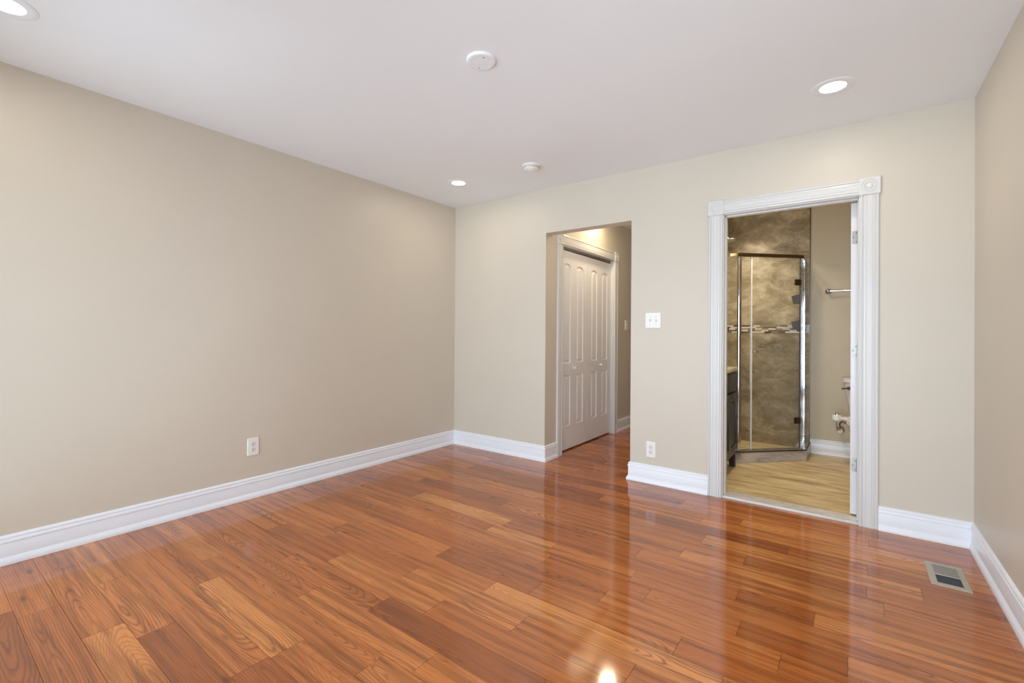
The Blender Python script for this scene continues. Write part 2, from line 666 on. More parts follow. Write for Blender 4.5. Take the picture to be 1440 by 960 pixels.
bm = B()
box(bm, -0.12, 0, REAR, T, 0, H)
struct('wall_left', bm, M['wall'], 'long plain beige bedroom wall on the left', 'wall')
bm = B()
box(bm, 0, HL, 0, T, 0, H)
box(bm, HL, HR, 0, T, HT, H)
box(bm, HR, DL - .012, 0, T, 0, H)
box(bm, DL - .012, DR + .012, 0, T, DT + .012, H)
box(bm, DR + .012, RX + .12, 0, T, 0, H)
bmesh.ops.remove_doubles(bm, verts=bm.verts, dist=1e-5)
struct('wall_back', bm, M['wall'], 'beige bedroom wall with the hall opening and the bathroom doorway', 'wall', 0)
bm = B()
box(bm, RX, RX + .12, REAR, 0, 0, H)
struct('wall_right', bm, M['wall'], 'beige bedroom wall at the right edge', 'wall')
bm = B()
zs0, zs1 = 0.06, 2.05
xs = [0] + [v for w in ASSUMED_WINDOWS for v in w] + [RX]
for a, b in zip(xs[::2], xs[1::2]):
    box(bm, a, b, REAR - .12, REAR, 0, H)
for a, b in ASSUMED_WINDOWS:
    box(bm, a, b, REAR - .12, REAR, 0, zs0)
    box(bm, a, b, REAR - .12, REAR, zs1, H)
struct('wall_front', bm, M['wall'], 'beige bedroom wall with two windows behind the camera', 'wall', 0)
for k, (a, b) in enumerate(ASSUMED_WINDOWS):
    e = empty('window_%d' % (k + 1), ((a + b) / 2, REAR - .06, zs0),  # unseen window, assumed from the daylight in the room
              ('left' if k == 0 else 'right') + ' white framed window in the wall behind the camera', 'window', None, 'structure')
    bm = B()
    for x0, x1, z0, z1 in ((a, a + .045, zs0, zs1), (b - .045, b, zs0, zs1), (a + .045, b - .045, zs0, zs0 + .045),
                           (a + .045, b - .045, zs1 - .045, zs1), (a + .045, b - .045, 1.06, 1.10)):
        box(bm, x0, x1, REAR - .09, REAR - .04, z0, z1, .003)
    link('window_frame', bm, M['trim'], e)
    bm = B()
    box(bm, a + .04, b - .04, REAR - .068, REAR - .062, zs0 + .04, zs1 - .04)
    link('window_pane', bm, M['pane'], e)

# hall
bm = B()
box(bm, HL - .12, HL, T, CY0 - .012, 0, H)
box(bm, HL - .12, HL, CY0 - .012, CY1 + .012, CT + .012, H)
box(bm, HL - .12, HL, CY1 + .012, HE, 0, H)
struct('wall_hall_left', bm, M['wall'], 'beige hallway wall around the folding closet doors', 'wall', 0)
bm = B()
box(bm, HR, BX0, T, HE, 0, H)
struct('wall_hall_right', bm, M['wall'], 'beige partition between hallway and bathroom', 'wall', 0)
bm = B()
box(bm, 0.3, BX0, HE, HE + .1, 0, H)
struct('wall_hall_end', bm, M['wall'], 'beige wall closing the hallway', 'wall', 0)
bm = B()
box(bm, 0.36, 0.46, T, 1.75, 0, H)
box(bm, 0.46, HL - .12, T, CY0 - .12, 0, H)
box(bm, 0.46, HL - .12, CY1 + .12, 1.75, 0, H)
struct('wall_closet', bm, M['wall'], 'inside walls of the closet behind the folding doors', 'wall', 0)
# bathroom
bm = B()
box(bm, BX0, BX1, BY, BY + .1, 0, H)
struct('wall_bathroom_back', bm, M['bathwall'], 'beige bathroom wall behind toilet and shower', 'wall')
bm = B()
box(bm, BX1, BX1 + .1, T, BY + .1, 0, H)
struct('wall_bathroom_right', bm, M['bathwall'], 'beige bathroom wall beside the toilet', 'wall')

# ------------------------------------------------------------------ baseboards
BASE = [(0.0, 0.0), (0.024, 0.0), (0.024, 0.007), (0.0225, 0.016), (0.0185, 0.025), (0.0130, 0.033), (0.0115, 0.036), (0.0115, 0.098),
        (0.0105, 0.1005), (0.0105, 0.1025), (0.0150, 0.105), (0.0150, 0.112), (0.0125, 0.118), (0.0095, 0.1205), (0.0095, 0.1225),
        (0.0115, 0.1245), (0.0110, 0.130), (0.0075, 0.136), (0.0, 0.140)]


def baseboard(path, names, side=1):
    P = [Vector(p) for p in path]
    segn = []
    for a, b in zip(P, P[1:]):
        d = (b - a).normalized()
        segn.append(Vector((-d.y, d.x)) * side)
    corner = []
    for i in range(len(P)):
        if i == 0:
            nrm = segn[0]
        elif i == len(P) - 1:
            nrm = segn[-1]
        else:
            n0, n1 = segn[i - 1], segn[i]
            nrm = (n0 + n1) / (1 + n0.dot(n1))
        corner.append(nrm)
    for i, nm in enumerate(names):
        if nm is None:
            continue
        bm = B()
        pr = [[(c.x * o, c.y * o, z) for o, z in BASE] for c in (corner[i], corner[i + 1])]
        extrude_profile(bm, (P[i].x, P[i].y, 0), (P[i + 1].x, P[i + 1].y, 0), pr)
        struct(nm[0], bm, M['baseboard'], nm[1], 'baseboard', 25)


CW = 0.090   # casing width
baseboard([(0, REAR), (0, 0), (HL, 0), (HL, CY0 - .006 - CW)],
          [('baseboard_left', 'white moulded baseboard along the left wall'),
           ('baseboard_back', 'white baseboard between the left corner and the hall opening'),
           ('baseboard_hall_near', 'short white baseboard on the jamb of the hall opening')], -1)
baseboard([(HR, HE), (HR, 0), (DL - .006 - CW, 0)],
          [('baseboard_hall_right', 'white baseboard along the right side of the hallway'),
           ('baseboard_middle', 'white baseboard between the hall opening and the bathroom door')], -1)
baseboard([(DR + .006 + CW, 0), (RX, 0), (RX, REAR)],
          [('baseboard_corner', 'white baseboard between the bathroom door and the right corner'),
           ('baseboard_right', 'white moulded baseboard along the right wall')], -1)
baseboard([(HL, CY1 + .006 + CW), (HL, HE)], [('baseboard_hall_far', 'white baseboard past the closet doors in the hallway')], -1)
baseboard([(2.995, BY), (BX1, BY)], [('baseboard_bathroom', 'white baseboard under the toilet tank in the bathroom')], -1)

# ------------------------------------------------------------------ door casings with corner blocks
CAS = [(0.0, 0.0), (0.0, 0.012), (0.0015, 0.0155), (0.0075, 0.0175), (0.0115, 0.0160), (0.0125, 0.0095), (0.0165, 0.0095), (0.0180, 0.0140),
       (0.0280, 0.0150), (0.0295, 0.0128), (0.0315, 0.0128), (0.0330, 0.0150), (0.0570, 0.0150), (0.0585, 0.0128), (0.0605, 0.0128),
       (0.0620, 0.0150), (0.0720, 0.0140), (0.0735, 0.0095), (0.0775, 0.0095), (0.0785, 0.0160), (0.0825, 0.0175), (0.0885, 0.0155),
       (0.090, 0.012), (0.090, 0.0)]


def casing(name, label, origin, along, out, w, h, base_z=0.0, rev=0.006):
    """origin: floor point at the start side of the opening; along: horizontal unit; out: unit out of the wall"""
    o, al, ou, zz = Vector(origin), Vector(along), Vector(out), Vector((0, 0, 1))
    e = empty(name, origin, label, 'door casing', None, 'structure')

    def leg(s):
        bm = B()
        if s == 0:
            st, d = o - al * rev, -al
        else:
            st, d = o + al * (w + rev), al
        pr = [d * a + ou * t for a, t in CAS]
        extrude_profile(bm, st + zz * base_z, st + zz * (h + rev - 0.002), [pr, pr])
        link('casing_leg', bm, M['trim'], e, 25)
    leg(0)
    leg(1)
    bm = B()
    pr = [zz * a + ou * t for a, t in CAS]
    extrude_profile(bm, o - al * (rev - .004) + zz * (h + rev), o + al * (w + rev - .004) + zz * (h + rev), [pr, pr])
    link('casing_head', bm, M['trim'], e, 25)
    for s in (0, 1):
        c = (o - al * (rev + CW / 2)) if s == 0 else (o + al * (w + rev + CW / 2))
        c = c + zz * (h + rev + CW / 2)
        bm = B()
        q = 0.052
        vs = []
        for t, k in ((0.0, q), (0.019, q), (0.022, q - .003)):
            vs.append([bm.verts.new(c + al * (k * a) + zz * (k * b) + ou * t) for a, b in ((-1, -1), (1, -1), (1, 1), (-1, 1))])
        for A_, B_ in zip(vs, vs[1:]):
            for i in range(4):
                bm.faces.new((A_[i], A_[(i + 1) % 4], B_[(i + 1) % 4], B_[i]))
        # rosette set in the block face
        n = 40
        prof = [(0.040, 0.022), (0.038, 0.0185), (0.034, 0.0185), (0.030, 0.0225), (0.025, 0.0225), (0.021, 0.0185), (0.017, 0.0185),
                (0.013, 0.0235), (0.006, 0.0255), (0.0, 0.026)]
        rings = []
        for r, t in prof:
            if r == 0:
                rings.append([bm.verts.new(c + ou * t)])
            else:
                rings.append([bm.verts.new(c + ou * t + al * (r * math.cos(2 * PI * i / n)) + zz * (r * math.sin(2 * PI * i / n)))
                              for i in range(n)])
        for A_, B_ in zip(rings, rings[1:]):
            for i in range(n):
                j = (i + 1) % n
                if len(B_) == 1:
                    bm.faces.new((A_[i], A_[j], B_[0]))
                else:
                    bm.faces.new((A_[i], A_[j], B_[j], B_[i]))
        # face between the square edge and the rosette
        bm.edges.ensure_lookup_table()
        sq, ci = vs[-1], rings[0]
        edges = []
        for i in range(4):
            ed = bm.edges.get((sq[i], sq[(i + 1) % 4])) or bm.edges.new((sq[i], sq[(i + 1) % 4]))
            edges.append(ed)
        for i in range(n):
            edges.append(bm.edges.get((ci[i], ci[(i + 1) % n])))
        bmesh.ops.triangle_fill(bm, edges=edges, use_beauty=True, normal=ou)
        bm.faces.new(vs[0])
        link('corner_block', bm, M['trim'], e, 30)
    return e


casing('trim_1', 'white fluted casing with rosette corner blocks around the bathroom doorway', (DL, 0, 0), (1, 0, 0), (0, -1, 0), DR - DL, DT)
casing('trim_2', 'white casing with corner blocks around the closet doors', (HL, CY0, 0), (0, 1, 0), (1, 0, 0), CY1 - CY0, CT)

# jamb linings
bm = B()
box(bm, DL - .012, DL, -.001, T + .001, 0.0, DT, .001)
box(bm, DR, DR + .012, -.001, T + .001, 0.0, DT, .001)
box(bm, DL - .012, DR + .012, -.001, T + .001, DT, DT + .012, .001)
box(bm, DL, DL + .010, .040, .082, 0.012, DT, .002)
box(bm, DR - .006, DR, .040, .082, 0.012, DT, .002)
box(bm, DL, DR, .040, .082, DT - .010, DT, .002)
struct('trim_3', bm, M['trim'], 'white jamb and stop lining the bathroom doorway', 'door jamb')
bm = B()
box(bm, HL - .12, HL + .001, CY0 - .012, CY0, 0, CT, .001)
box(bm, HL - .12, HL + .001, CY1, CY1 + .012, 0, CT, .001)
box(bm, HL - .12, HL + .001, CY0 - .012, CY1 + .012, CT, CT + .012, .001)
struct('trim_4', bm, M['trim'], 'white jamb lining the closet opening', 'door jamb')
bm = B()
prism(bm, [(DL, 0.012), (DR, 0.012), (DR, 0.132), (DL, 0.132)], 0.0, 0.013, .004)
struct('trim_5', bm, M['threshold'], 'pale marble threshold on the floor of the bathroom doorway', 'threshold')
bm = B()
box(bm, DL, DR, 0.000, 0.012, 0.0, 0.014, .003)
struct('trim_6', bm, M['trim'], 'thin white strip at the front edge of the bathroom threshold', 'threshold strip')

# ------------------------------------------------------------------ bathroom door, open at a right angle
e = empty('door_1', (3.3305, 0.125, 0), 'white bathroom door standing open edge on', 'door', None, 'structure')
bm = B()
box(bm, 3.313, 3.348, 0.125, 0.880, 0.022, 1.982, .0015)
link('door_slab', bm, M['door'], e)
for zc in (1.764, 1.050, 0.330):
    bm = B()
    # leaf with rounded free corners, on the hinge edge of the door
    pts = []
    x0, x1, z0, z1, r = 3.319, 3.347, zc - .041, zc + .041, .009
    for cx, cz, a0 in ((x0 + r, z0 + r, PI), ):
        pts += [(cx + r * math.cos(a0 + PI / 2 * k / 5), cz + r * math.sin(a0 + PI / 2 * k / 5)) for k in range(6)]
    pts += [(x1, z0), (x1, z1)]
    pts += [(x0 + r + r * math.cos(PI / 2 + PI / 2 * k / 5), z1 - r + r * math.sin(PI / 2 + PI / 2 * k / 5)) for k in range(6)]
    a = [bm.verts.new((x, 0.125, z)) for x, z in pts]
    b = [bm.verts.new((x, 0.1225, z)) for x, z in pts]
    bm.faces.new(a)
    bm.faces.new(b[::-1])
    for i in range(len(pts)):
        j = (i + 1) % len(pts)
        bm.faces.new((a[i], a[j], b[j], b[i]))
    hg = link('hinge', bm, M['hinge'], e, 25)
    bm = B()
    lathe(bm, (3.3485, 0.1205, zc - .043), (0, 0, 1), [(0.0, 0), (0.0042, .001), (0.0042, .085), (0.0, .086)], 14)
    link('hinge_pin', bm, M['hinge'], hg)
    for dx, dz in ((3.340, .028), (3.326, 0.0), (3.340, -.028)):
        bm = B()
        lathe(bm, (dx, 0.1227, zc + dz), (0, -1, 0), [(.0036, 0), (.0036, .0006), (.0022, .0012), (0, .0008)], 12)
        link('screw', bm, M['bronze'], hg)

# ------------------------------------------------------------------ folding closet doors
e = empty('door_2', (1.06, CY0, 0), 'pair of white folding closet doors with moulded panels in the hallway', 'door', None, 'structure')


def panel_outline(ya, yb, za, zb, arch, inset):
    ya, yb, za, zb = ya + inset, yb - inset, za + inset, zb - inset
    if not arch:
        pts = [(ya, za), (yb, za), (yb, zb), (ya, zb)]
        out = []
        for i in range(4):
            p, q = pts[i], pts[(i + 1) % 4]
            out += [(p[0] + (q[0] - p[0]) * k / 6, p[1] + (q[1] - p[1]) * k / 6) for k in range(6)]
        return out
    n = 16
    out = [(ya + (yb - ya) * k / 5, za) for k in range(5)] + [(yb, za)]
    hw = (yb - ya) / 2
    rise = min(hw, 0.034)
    out += [(yb, zb - rise)]
    out += [((ya + yb) / 2 + hw * math.cos(PI * k / n), zb - rise + rise * math.sin(PI * k / n)) for k in range(1, n)]
    out += [(ya, zb - rise)]
    return out


def leaf(ya, yb, x, knob_y):
    z0, z1 = 0.014, 1.955
    bm = B()
    th = 0.034
    w = yb - ya
    cwid, mar = 0.142, 0.088
    cols = [(ya + mar, ya + mar + cwid), (yb - mar - cwid, yb - mar)]
    outer = [bm.verts.new((x, y, z)) for y, z in ((ya, z0), (yb, z0), (yb, z1), (ya, z1))]
    back = [bm.verts.new((x - th, y, z)) for y, z in ((ya, z0), (yb, z0), (yb, z1), (ya, z1))]
    bm.faces.new(back)
    edges = []
    for i in range(4):
        bm.faces.new((outer[i], outer[(i + 1) % 4], back[(i + 1) % 4], back[i]))
        edges.append(bm.edges.get((outer[i], outer[(i + 1) % 4])))
    for a, b in cols:
        for za, zb, arch in ((0.240, 0.738, False), (0.856, 1.832, True)):
            prev = None
            for inset, dep in ((0.0, 0.0), (0.006, -.009), (0.018, -.009), (0.034, -.001)):
                ring = [bm.verts.new((x + dep, y, z)) for y, z in panel_outline(a, b, za, zb, arch, inset)]
                n = len(ring)
                if prev is None:
                    for i in range(n):
                        edges.append(bm.edges.new((ring[i], ring[(i + 1) % n])))
                else:
                    for i in range(n):
                        bm.faces.new((prev[i], prev[(i + 1) % n], ring[(i + 1) % n], ring[i]))
                prev = ring
            bm.faces.new(prev)
    bmesh.ops.triangle_fill(bm, edges=edges, use_beauty=True, normal=(1, 0, 0))
    lf = link('door_leaf', bm, M['door'], e, 22)
    bm = B()
    lathe(bm, (x, knob_y, 0.803), (1, 0, 0), [(.010, 0), (.010, .002), (.0065, .004), (.0065, .012), (.012, .016), (.0165, .022),
                                            (.0165, .027), (.012, .032), (0, .034)], 24)
    link('knob', bm, M['plate'], lf, 50)


CYM = 0.880
leaf(CY0 + .004, CYM - .0015, 1.076, 0.585)
leaf(CYM + .0015, CY1 - .004, 1.076, 1.180)
bm = B()
box(bm, 1.040, 1.074, CY0 + .002, CY1 - .002, 1.966, CT - .001, .002)
link('track', bm, M['ventdamper'], e)

# ------------------------------------------------------------------ wall plates


def rounded_rect(w, h, r, n=5):
    out = []
    for cx, cy, a0 in ((w / 2 - r, h / 2 - r, 0), (-w / 2 + r, h / 2 - r, PI / 2), (-w / 2 + r, -h / 2 + r, PI), (w / 2 - r, -h / 2 + r, 1.5 * PI)):
        out += [(cx + r * math.cos(a0 + PI / 2 * k / n), cy + r * math.sin(a0 + PI / 2 * k / n)) for k in range(n + 1)]
    return out


class Face:
    """local frame on a wall: u to the right seen from the room, z up, out of the wall"""

    def __init__(s, origin, u, out):
        s.o, s.u, s.n = Vector(origin), Vector(u), Vector(out)

    def p(s, a, b, d):
        return s.o + s.u * a + Vector((0, 0, 1)) * b + s.n * d


def slab(bm, F, poly, d0, d1, edge=0.0, cu=0.0, cz=0.0):
    rings = [(1.0, d0)]
    if edge:
        rings += [(None, d1 - edge), (edge, d1)]
    else:
        rings += [(None, d1)]
    R = []
    for s, d in rings:
        if s is None or s == 1.0:
            R.append([bm.verts.new(F.p(a + cu, b + cz, d)) for a, b in poly])
        else:
            R.append([bm.verts.new(F.p(a * (1 - s / max(abs(a), .004)) + cu if abs(a) > s else a + cu,
                                       b * (1 - s / max(abs(b), .004)) + cz if abs(b) > s else b + cz, d)) for a, b in poly])
    n = len(poly)
    for A_, B_ in zip(R, R[1:]):
        for i in range(n):
            j = (i + 1) % n
            bm.faces.new((A_[i], A_[j], B_[j], B_[i]))
    bm.faces.new(R[0])
    bm.faces.new(R[-1])


def outlet(origin, u, out, label):
    F = Face(origin, u, out)
    e = empty('wall_outlet', origin, label, 'outlet', 'duplex wall outlets')
    bm = B()
    slab(bm, F, rounded_rect(.074, .120, .005), 0, .006, .002)
    link('cover_plate', bm, M['plate'], e, 30)
    for s in (1, -1):
        bm = B()
        slab(bm, F, [(a, max(-.0135, min(.0135, b))) for a, b in rounded_rect(.034, .032, .013, 6)], .005, .0075, .0007, 0, s * .0195)
        rc = link('receptacle', bm, M['plate2'], e, 30)
        for cu, cz, w, h in ((-.0062, .004, .0022, .0085), (.0062, .004, .0022, .0070), (0, -.0065, .0050, .0050)):
            bm = B()
            slab(bm, F, rounded_rect(w, h, min(w, h) * .35, 3), .0070, .0078, 0, cu, s * .0195 + cz)
            link('slot', bm, M['slot'], rc)
    bm = B()
    lathe(bm, F.p(0, 0, .0058), out, [(.0032, 0), (.0032, .0008), (.002, .0014), (0, .0014)], 14)
    link('screw', bm, M['steel'], e)


def switch(origin, u, out, gangs, label):
    F = Face(origin, u, out)
    e = empty('light_switch', origin, label, 'light switch', 'toggle light switches')
    w = .074 + .046 * (gangs - 1)
    bm = B()
    slab(bm, F, rounded_rect(w, .118, .005), 0, .006, .002)
    link('cover_plate', bm, M['plate'], e, 30)
    for k in range(gangs):
        c = (k - (gangs - 1) / 2) * .046
        bm = B()
        slab(bm, F, rounded_rect(.011, .026, .001, 2), .0055, .0066, 0, c, 0)
        link('toggle_slot', bm, M['plate2'], e)
        bm = B()
        tilt = 1 if k == 0 else -1
        pts = [F.p(c + a, b, .006) for a, b in ((-.0042, -.0075), (.0042, -.0075), (.0042, .0075), (-.0042, .0075))] + \
              [F.p(c + a, b + tilt * .0075, .0175) for a, b in ((-.0034, -.0035), (.0034, -.0035), (.0034, .0035), (-.0034, .0035))]
        add_faces(bm, pts, [(0, 1, 2, 3), (4, 5, 6, 7)] + [(i, (i + 1) % 4, 4 + (i + 1) % 4, 4 + i) for i in range(4)])
        link('toggle', bm, M['plate2'], e, 20)
        for s in (1, -1):
            bm = B()
            lathe(bm, F.p(c, s * .030, .0058), out, [(.0030, 0), (.0030, .0008), (.002, .0013), (0, .0013)], 14)
            link('screw', bm, M['steel'], e)


outlet((0, -1.994, 0.350), (0, 1, 0), (1, 0, 0), 'white duplex outlet low on the long left wall')
outlet((2.080, 0, 0.258), (1, 0, 0), (0, -1, 0), 'white duplex outlet low on the back wall beside the bathroom door')
switch((2.091, 0, 1.251), (1, 0, 0), (0, -1, 0), 2, 'white double toggle switch plate between hall opening and bathroom door')
switch((HL, 1.835, 1.255), (0, 1, 0), (1, 0, 0), 1, 'small switch plate on the hallway wall past the closet')

# ------------------------------------------------------------------ recessed lights


def can_light(loc, label, power, color, group='recessed ceiling lights', spread=PI):
    x, y = loc
    e = empty('recessed_light', (x, y, H), label, 'ceiling light', group)
    bm = B()
    lathe(bm, (x, y, H), (0, 0, -1), [(.096, 0), (.096, .0015), (.093, .003), (.075, .0038), (.062, .0036), (.0585, .0025), (.0585, 0.0)], 56, False)
    link('trim_ring', bm, M['ceiling'], e, 40)
    bm = B()
    lathe(bm, (x, y, H), (0, 0, -1), [(.058, 0), (.058, .0022), (.045, .0034), (0, .0040)], 48)
    link('lens', bm, M['lamp'], e, 40)
    lt = area_light('recessed_lamp', (x, y, H - .012), (0, 0, -1), 0.116, 0.116, power, color, 'DISK', spread)
    lt.parent = e
    lt.matrix_parent_inverse = Matrix.Translation(-e.location)
    return e


can_light((0.582, -0.580), 'lit recessed ceiling light nearest the far left corner', CAN_POWER, CAN_COLOR)
can_light((3.235, -0.578), 'lit recessed ceiling light in front of the bathroom door', CAN_POWER, CAN_COLOR)
can_light((0.597, -3.225), 'large lit recessed ceiling light at the upper left edge, cut by the frame', CAN_POWER, CAN_COLOR)
can_light((3.237, -3.225), 'recessed ceiling light above the camera', CAN_POWER * 3.0, CAN_COLOR)  # assumed unseen lamp, made stronger to brighten the right wall
can_light((2.72, 0.85), 'recessed ceiling light of the bathroom', BATH_POWER, BATH_COLOR, spread=math.radians(130))  # lamp added to lift the lower bathroom walls and floor
can_light((1.72, 0.55), 'recessed ceiling light of the hallway near its opening', HALL_POWER * 0.40, BATH_COLOR)  # extra hall lamp, added to lighten the lower closet doors
can_light((2.52, 1.50), 'recessed ceiling light inside the shower', 5.0, (1.0, 0.94, 0.84), spread=math.radians(100))  # made-up lamp that lightens the lower shower tile
can_light((1.32, 0.91), 'recessed ceiling light of the hallway in front of the closet', HALL_POWER, WARM)  # assumed unseen lamp, placed by its glow on hall wall and floor

# blank cover disc and smoke detector
e = empty('ceiling_cover', (1.898, -1.828, H), 'blank round white cover plate in the middle of the ceiling', 'cover plate')
bm = B()
lathe(bm, (1.898, -1.828, H), (0, 0, -1), [(.070, 0), (.070, .004), (.067, .010), (.060, .013), (.054, .012), (.03, .0135), (0, .014)], 56)
link('cover_disc', bm, M['ceiling'], e, 40)
for a in (-0.61, -0.61 + PI):
    bm = B()
    lathe(bm, (1.898 + .043 * math.cos(a), -1.828 + .043 * math.sin(a), H - .0125), (0, 0, -1), [(.004, 0), (.004, .001), (.002, .002), (0, .002)], 14)
    link('screw', bm, M['steel'], e)
e = empty('smoke_detector', (1.322, -0.553, H), 'round white smoke detector on the ceiling near the hall opening', 'smoke detector')
bm = B()
lathe(bm, (1.322, -0.553, H), (0, 0, -1), [(.070, 0), (.070, .008), (.067, .011), (.058, .012), (.054, .0125)], 56)
link('mounting_base', bm, M['plate'], e, 40)
bm = B()
lathe(bm, (1.322, -0.553, H - .012), (0, 0, -1), [(.054, 0), (.060, .004), (.060, .016), (.056, .021), (.040, .026), (.038, .0245),
                                                  (.034, .0245), (.032, .028), (.014, .0295), (.013, .028), (.010, .028), (.009, .030), (0, .0305)], 56)
link('detector_body', bm, M['plate'], e, 40)
bm = B()
for k in range(24):
    a = 2 * PI * k / 24
    c, s = math.cos(a), math.sin(a)
    cx, cy = 1.322 + .0600 * c, -0.553 + .0600 * s
    tx, ty = -s * .004, c * .004
    pts = []
    for d, z in ((-.001, H - .018), (.0006, H - .018), (.0006, H - .026), (-.001, H - .026)):
        pts.append((cx + c * d - tx, cy + s * d - ty, z))
        pts.append((cx + c * d + tx, cy + s * d + ty, z))
    add_faces(bm, pts, [(0, 1, 3, 2), (2, 3, 5, 4), (4, 5, 7, 6), (6, 7, 1, 0), (0, 2, 4, 6), (1, 7, 5, 3)])
link('intake_slots', bm, M['ventdamper'], e)

# ------------------------------------------------------------------ floor vent
VX0, VX1, VY0, VY1 = 3.617, 3.757, -0.617, -0.346
e = empty('floor_vent', ((VX0 + VX1) / 2, (VY0 + VY1) / 2, 0), 'champagne metal floor vent with a half open damper near the right wall', 'floor vent')
fx0, fx1, fy0, fy1 = VX0 + .026, VX1 - .024, VY0 + .030, VY1 - .026
bm = B()
o_ = [(VX0, VY0), (VX1, VY0), (VX1, VY1), (VX0, VY1)]
i_ = [(fx0, fy0), (fx1, fy0), (fx1, fy1), (fx0, fy1)]
R = [[bm.verts.new((x, y, .0002)) for x, y in o_], [bm.verts.new((x, y, .0025)) for x, y in o_],
     [bm.verts.new((x + (.003 if x == VX0 else -.003), y + (.003 if y == VY0 else -.003), .0045)) for x, y in o_],
     [bm.verts.new((x, y, .0045)) for x, y in i_], [bm.verts.new((x, y, .0008)) for x, y in i_]]
for A_, B_ in zip(R, R[1:]):
    for i in range(4):
        bm.faces.new((A_[i], A_[(i + 1) % 4], B_[(i + 1) % 4], B_[i]))
link('vent_frame', bm, M['vent'], e, 20)
fm = fy0 + (fy1 - fy0) * .46
bm = B()
box(bm, fx0, fx1, fm - .004, fm + .003, .0008, .0044, .001)
link('crossbar', bm, M['vent'], e)
bm = B()
box(bm, fx0, fx1, fm + .003, fy1, .0008, .0024)
link('damper_plate', bm, M['ventdamper'], e)
bm = B()
box(bm, fx0, fx1, fy0, fm - .004, .0004, .0010)
link('duct_opening', bm, M['black'], e)
k = 0
y = fy0 + .006
while y < fm - .008:
    bm = B()
    pts = [(fx0, y - .0035, .0012), (fx1, y - .0035, .0012), (fx1, y + .0020, .0036), (fx0, y + .0020, .0036),
           (fx0, y - .0025, .0008), (fx1, y - .0025, .0008), (fx1, y + .0030, .0030), (fx0, y + .0030, .0030)]
    add_faces(bm, pts, [(0, 1, 2, 3), (7, 6, 5, 4), (0, 4, 5, 1), (1, 5, 6, 2), (2, 6, 7, 3), (3, 7, 4, 0)])
    link('louvre', bm, M['ventdark'], e)
    y += .0125

# ------------------------------------------------------------------ shower
TX1 = 2.986
bm = B()
box(bm, BX0, TX1, BY - .010, BY, 0.0, H)
struct('wall_tile_back', bm, M['tile'], 'beige marble tile on the shower back wall', 'wall tile')
bm = B()
box(bm, BX0, BX0 + .010, 0.95, BY - .010, 0.0, H)
struct('wall_tile_left', bm, M['tile'], 'beige marble tile on the shower side wall', 'wall tile')
bm = B()
box(bm, BX0 + .010, TX1, BY - .013, BY - .010, 1.168, 1.248)
box(bm, BX0 + .010, BX0 + .013, 0.95, BY - .013, 1.168, 1.248)
struct('trim_7', bm, M['mosaic'], 'brown and white linear mosaic band across the shower tile', 'mosaic band')
bm = B()
box(bm, TX1, TX1 + .008, BY - .013, BY, 0.0, H)
struct('trim_8', bm, M['bronze'], 'dark metal edge strip between shower tile and painted wall', 'edge strip')

CZ = 0.103
PA, PB = Vector((2.520, 1.020)), Vector((2.992, 1.486))       # outer corners of the angled front
PC = Vector((3.000, BY - .013))
dd = (PB - PA).normalized()
nn = Vector((-dd.y, dd.x))                                     # towards the shower corner
wx = BX0 + .013


def ring_in(d):
    k = d * math.tan(math.radians(22.5))
    a = PA + dd * 0 + Vector((0, 0))
    # inner corners of the curb, offset by d on every side
    pa = Vector((PA.x - k, PA.y + d))
    pb = Vector((PB.x - d, PB.y + k))
    return pa, pb


e = empty('corner_shower', (2.5, 1.45, 0), 'angled corner shower with clear glass, chrome rails and a grey marble curb', 'shower')
sh = e
bm = B()
ia, ib = ring_in(.095)
o_ = [Vector((wx, PA.y)), PA, PB, PC]
i_ = [Vector((wx, PA.y + .095)), ia, ib, Vector((PC.x - .095, PC.y))]
R = [[bm.verts.new((v.x, v.y, z)) for v in L] for L, z in ((o_, 0.0), (o_, CZ), (i_, CZ), (i_, 0.0))]
for A_, B_ in zip(R, R[1:]):
    for i in range(3):
        bm.faces.new((A_[i], A_[i + 1], B_[i + 1], B_[i]))
bm.faces.new([R[k][0] for k in range(4)])
bm.faces.new([R[k][3] for k in range(4)][::-1])
link('curb', bm, M['curb'], e, 20)
bm = B()
prism(bm, [(wx, PA.y + .095), (ia.x, ia.y), (ib.x, ib.y), (PC.x - .095, PC.y), (wx, PC.y)], 0.0, .035)
link('pan', bm, M['bathfloor'], e)
bm = B()
for a, b in ((Vector((wx, PA.y)), PA), (PA, PB), (PB, PC)):
    d_ = (b - a).normalized()
    q = Vector((d_.y, -d_.x)) * .0025
    p4 = [a + q, b + q, b - q * 3, a - q * 3]
    prism(bm, [(v.x, v.y) for v in p4], CZ - .008, CZ + .003)
link('edge_strip', bm, M['bronze'], e)

GA = Vector((2.503, 1.062))
GB = Vector((2.942, 1.495))
gd = (GB - GA).normalized()
gn = Vector((-gd.y, gd.x))
gl_len = (GB - GA).length


def gpt(s, off=0.0):
    v = GA + gd * s + gn * off
    return v


def gpanel(bm, a, b, t, z0, z1, bev=.001):
    d_ = (b - a).normalized()
    q = Vector((-d_.y, d_.x)) * t / 2
    prism(bm, [(v.x, v.y) for v in (a - q, b - q, b + q, a + q)], z0, z1, bev)


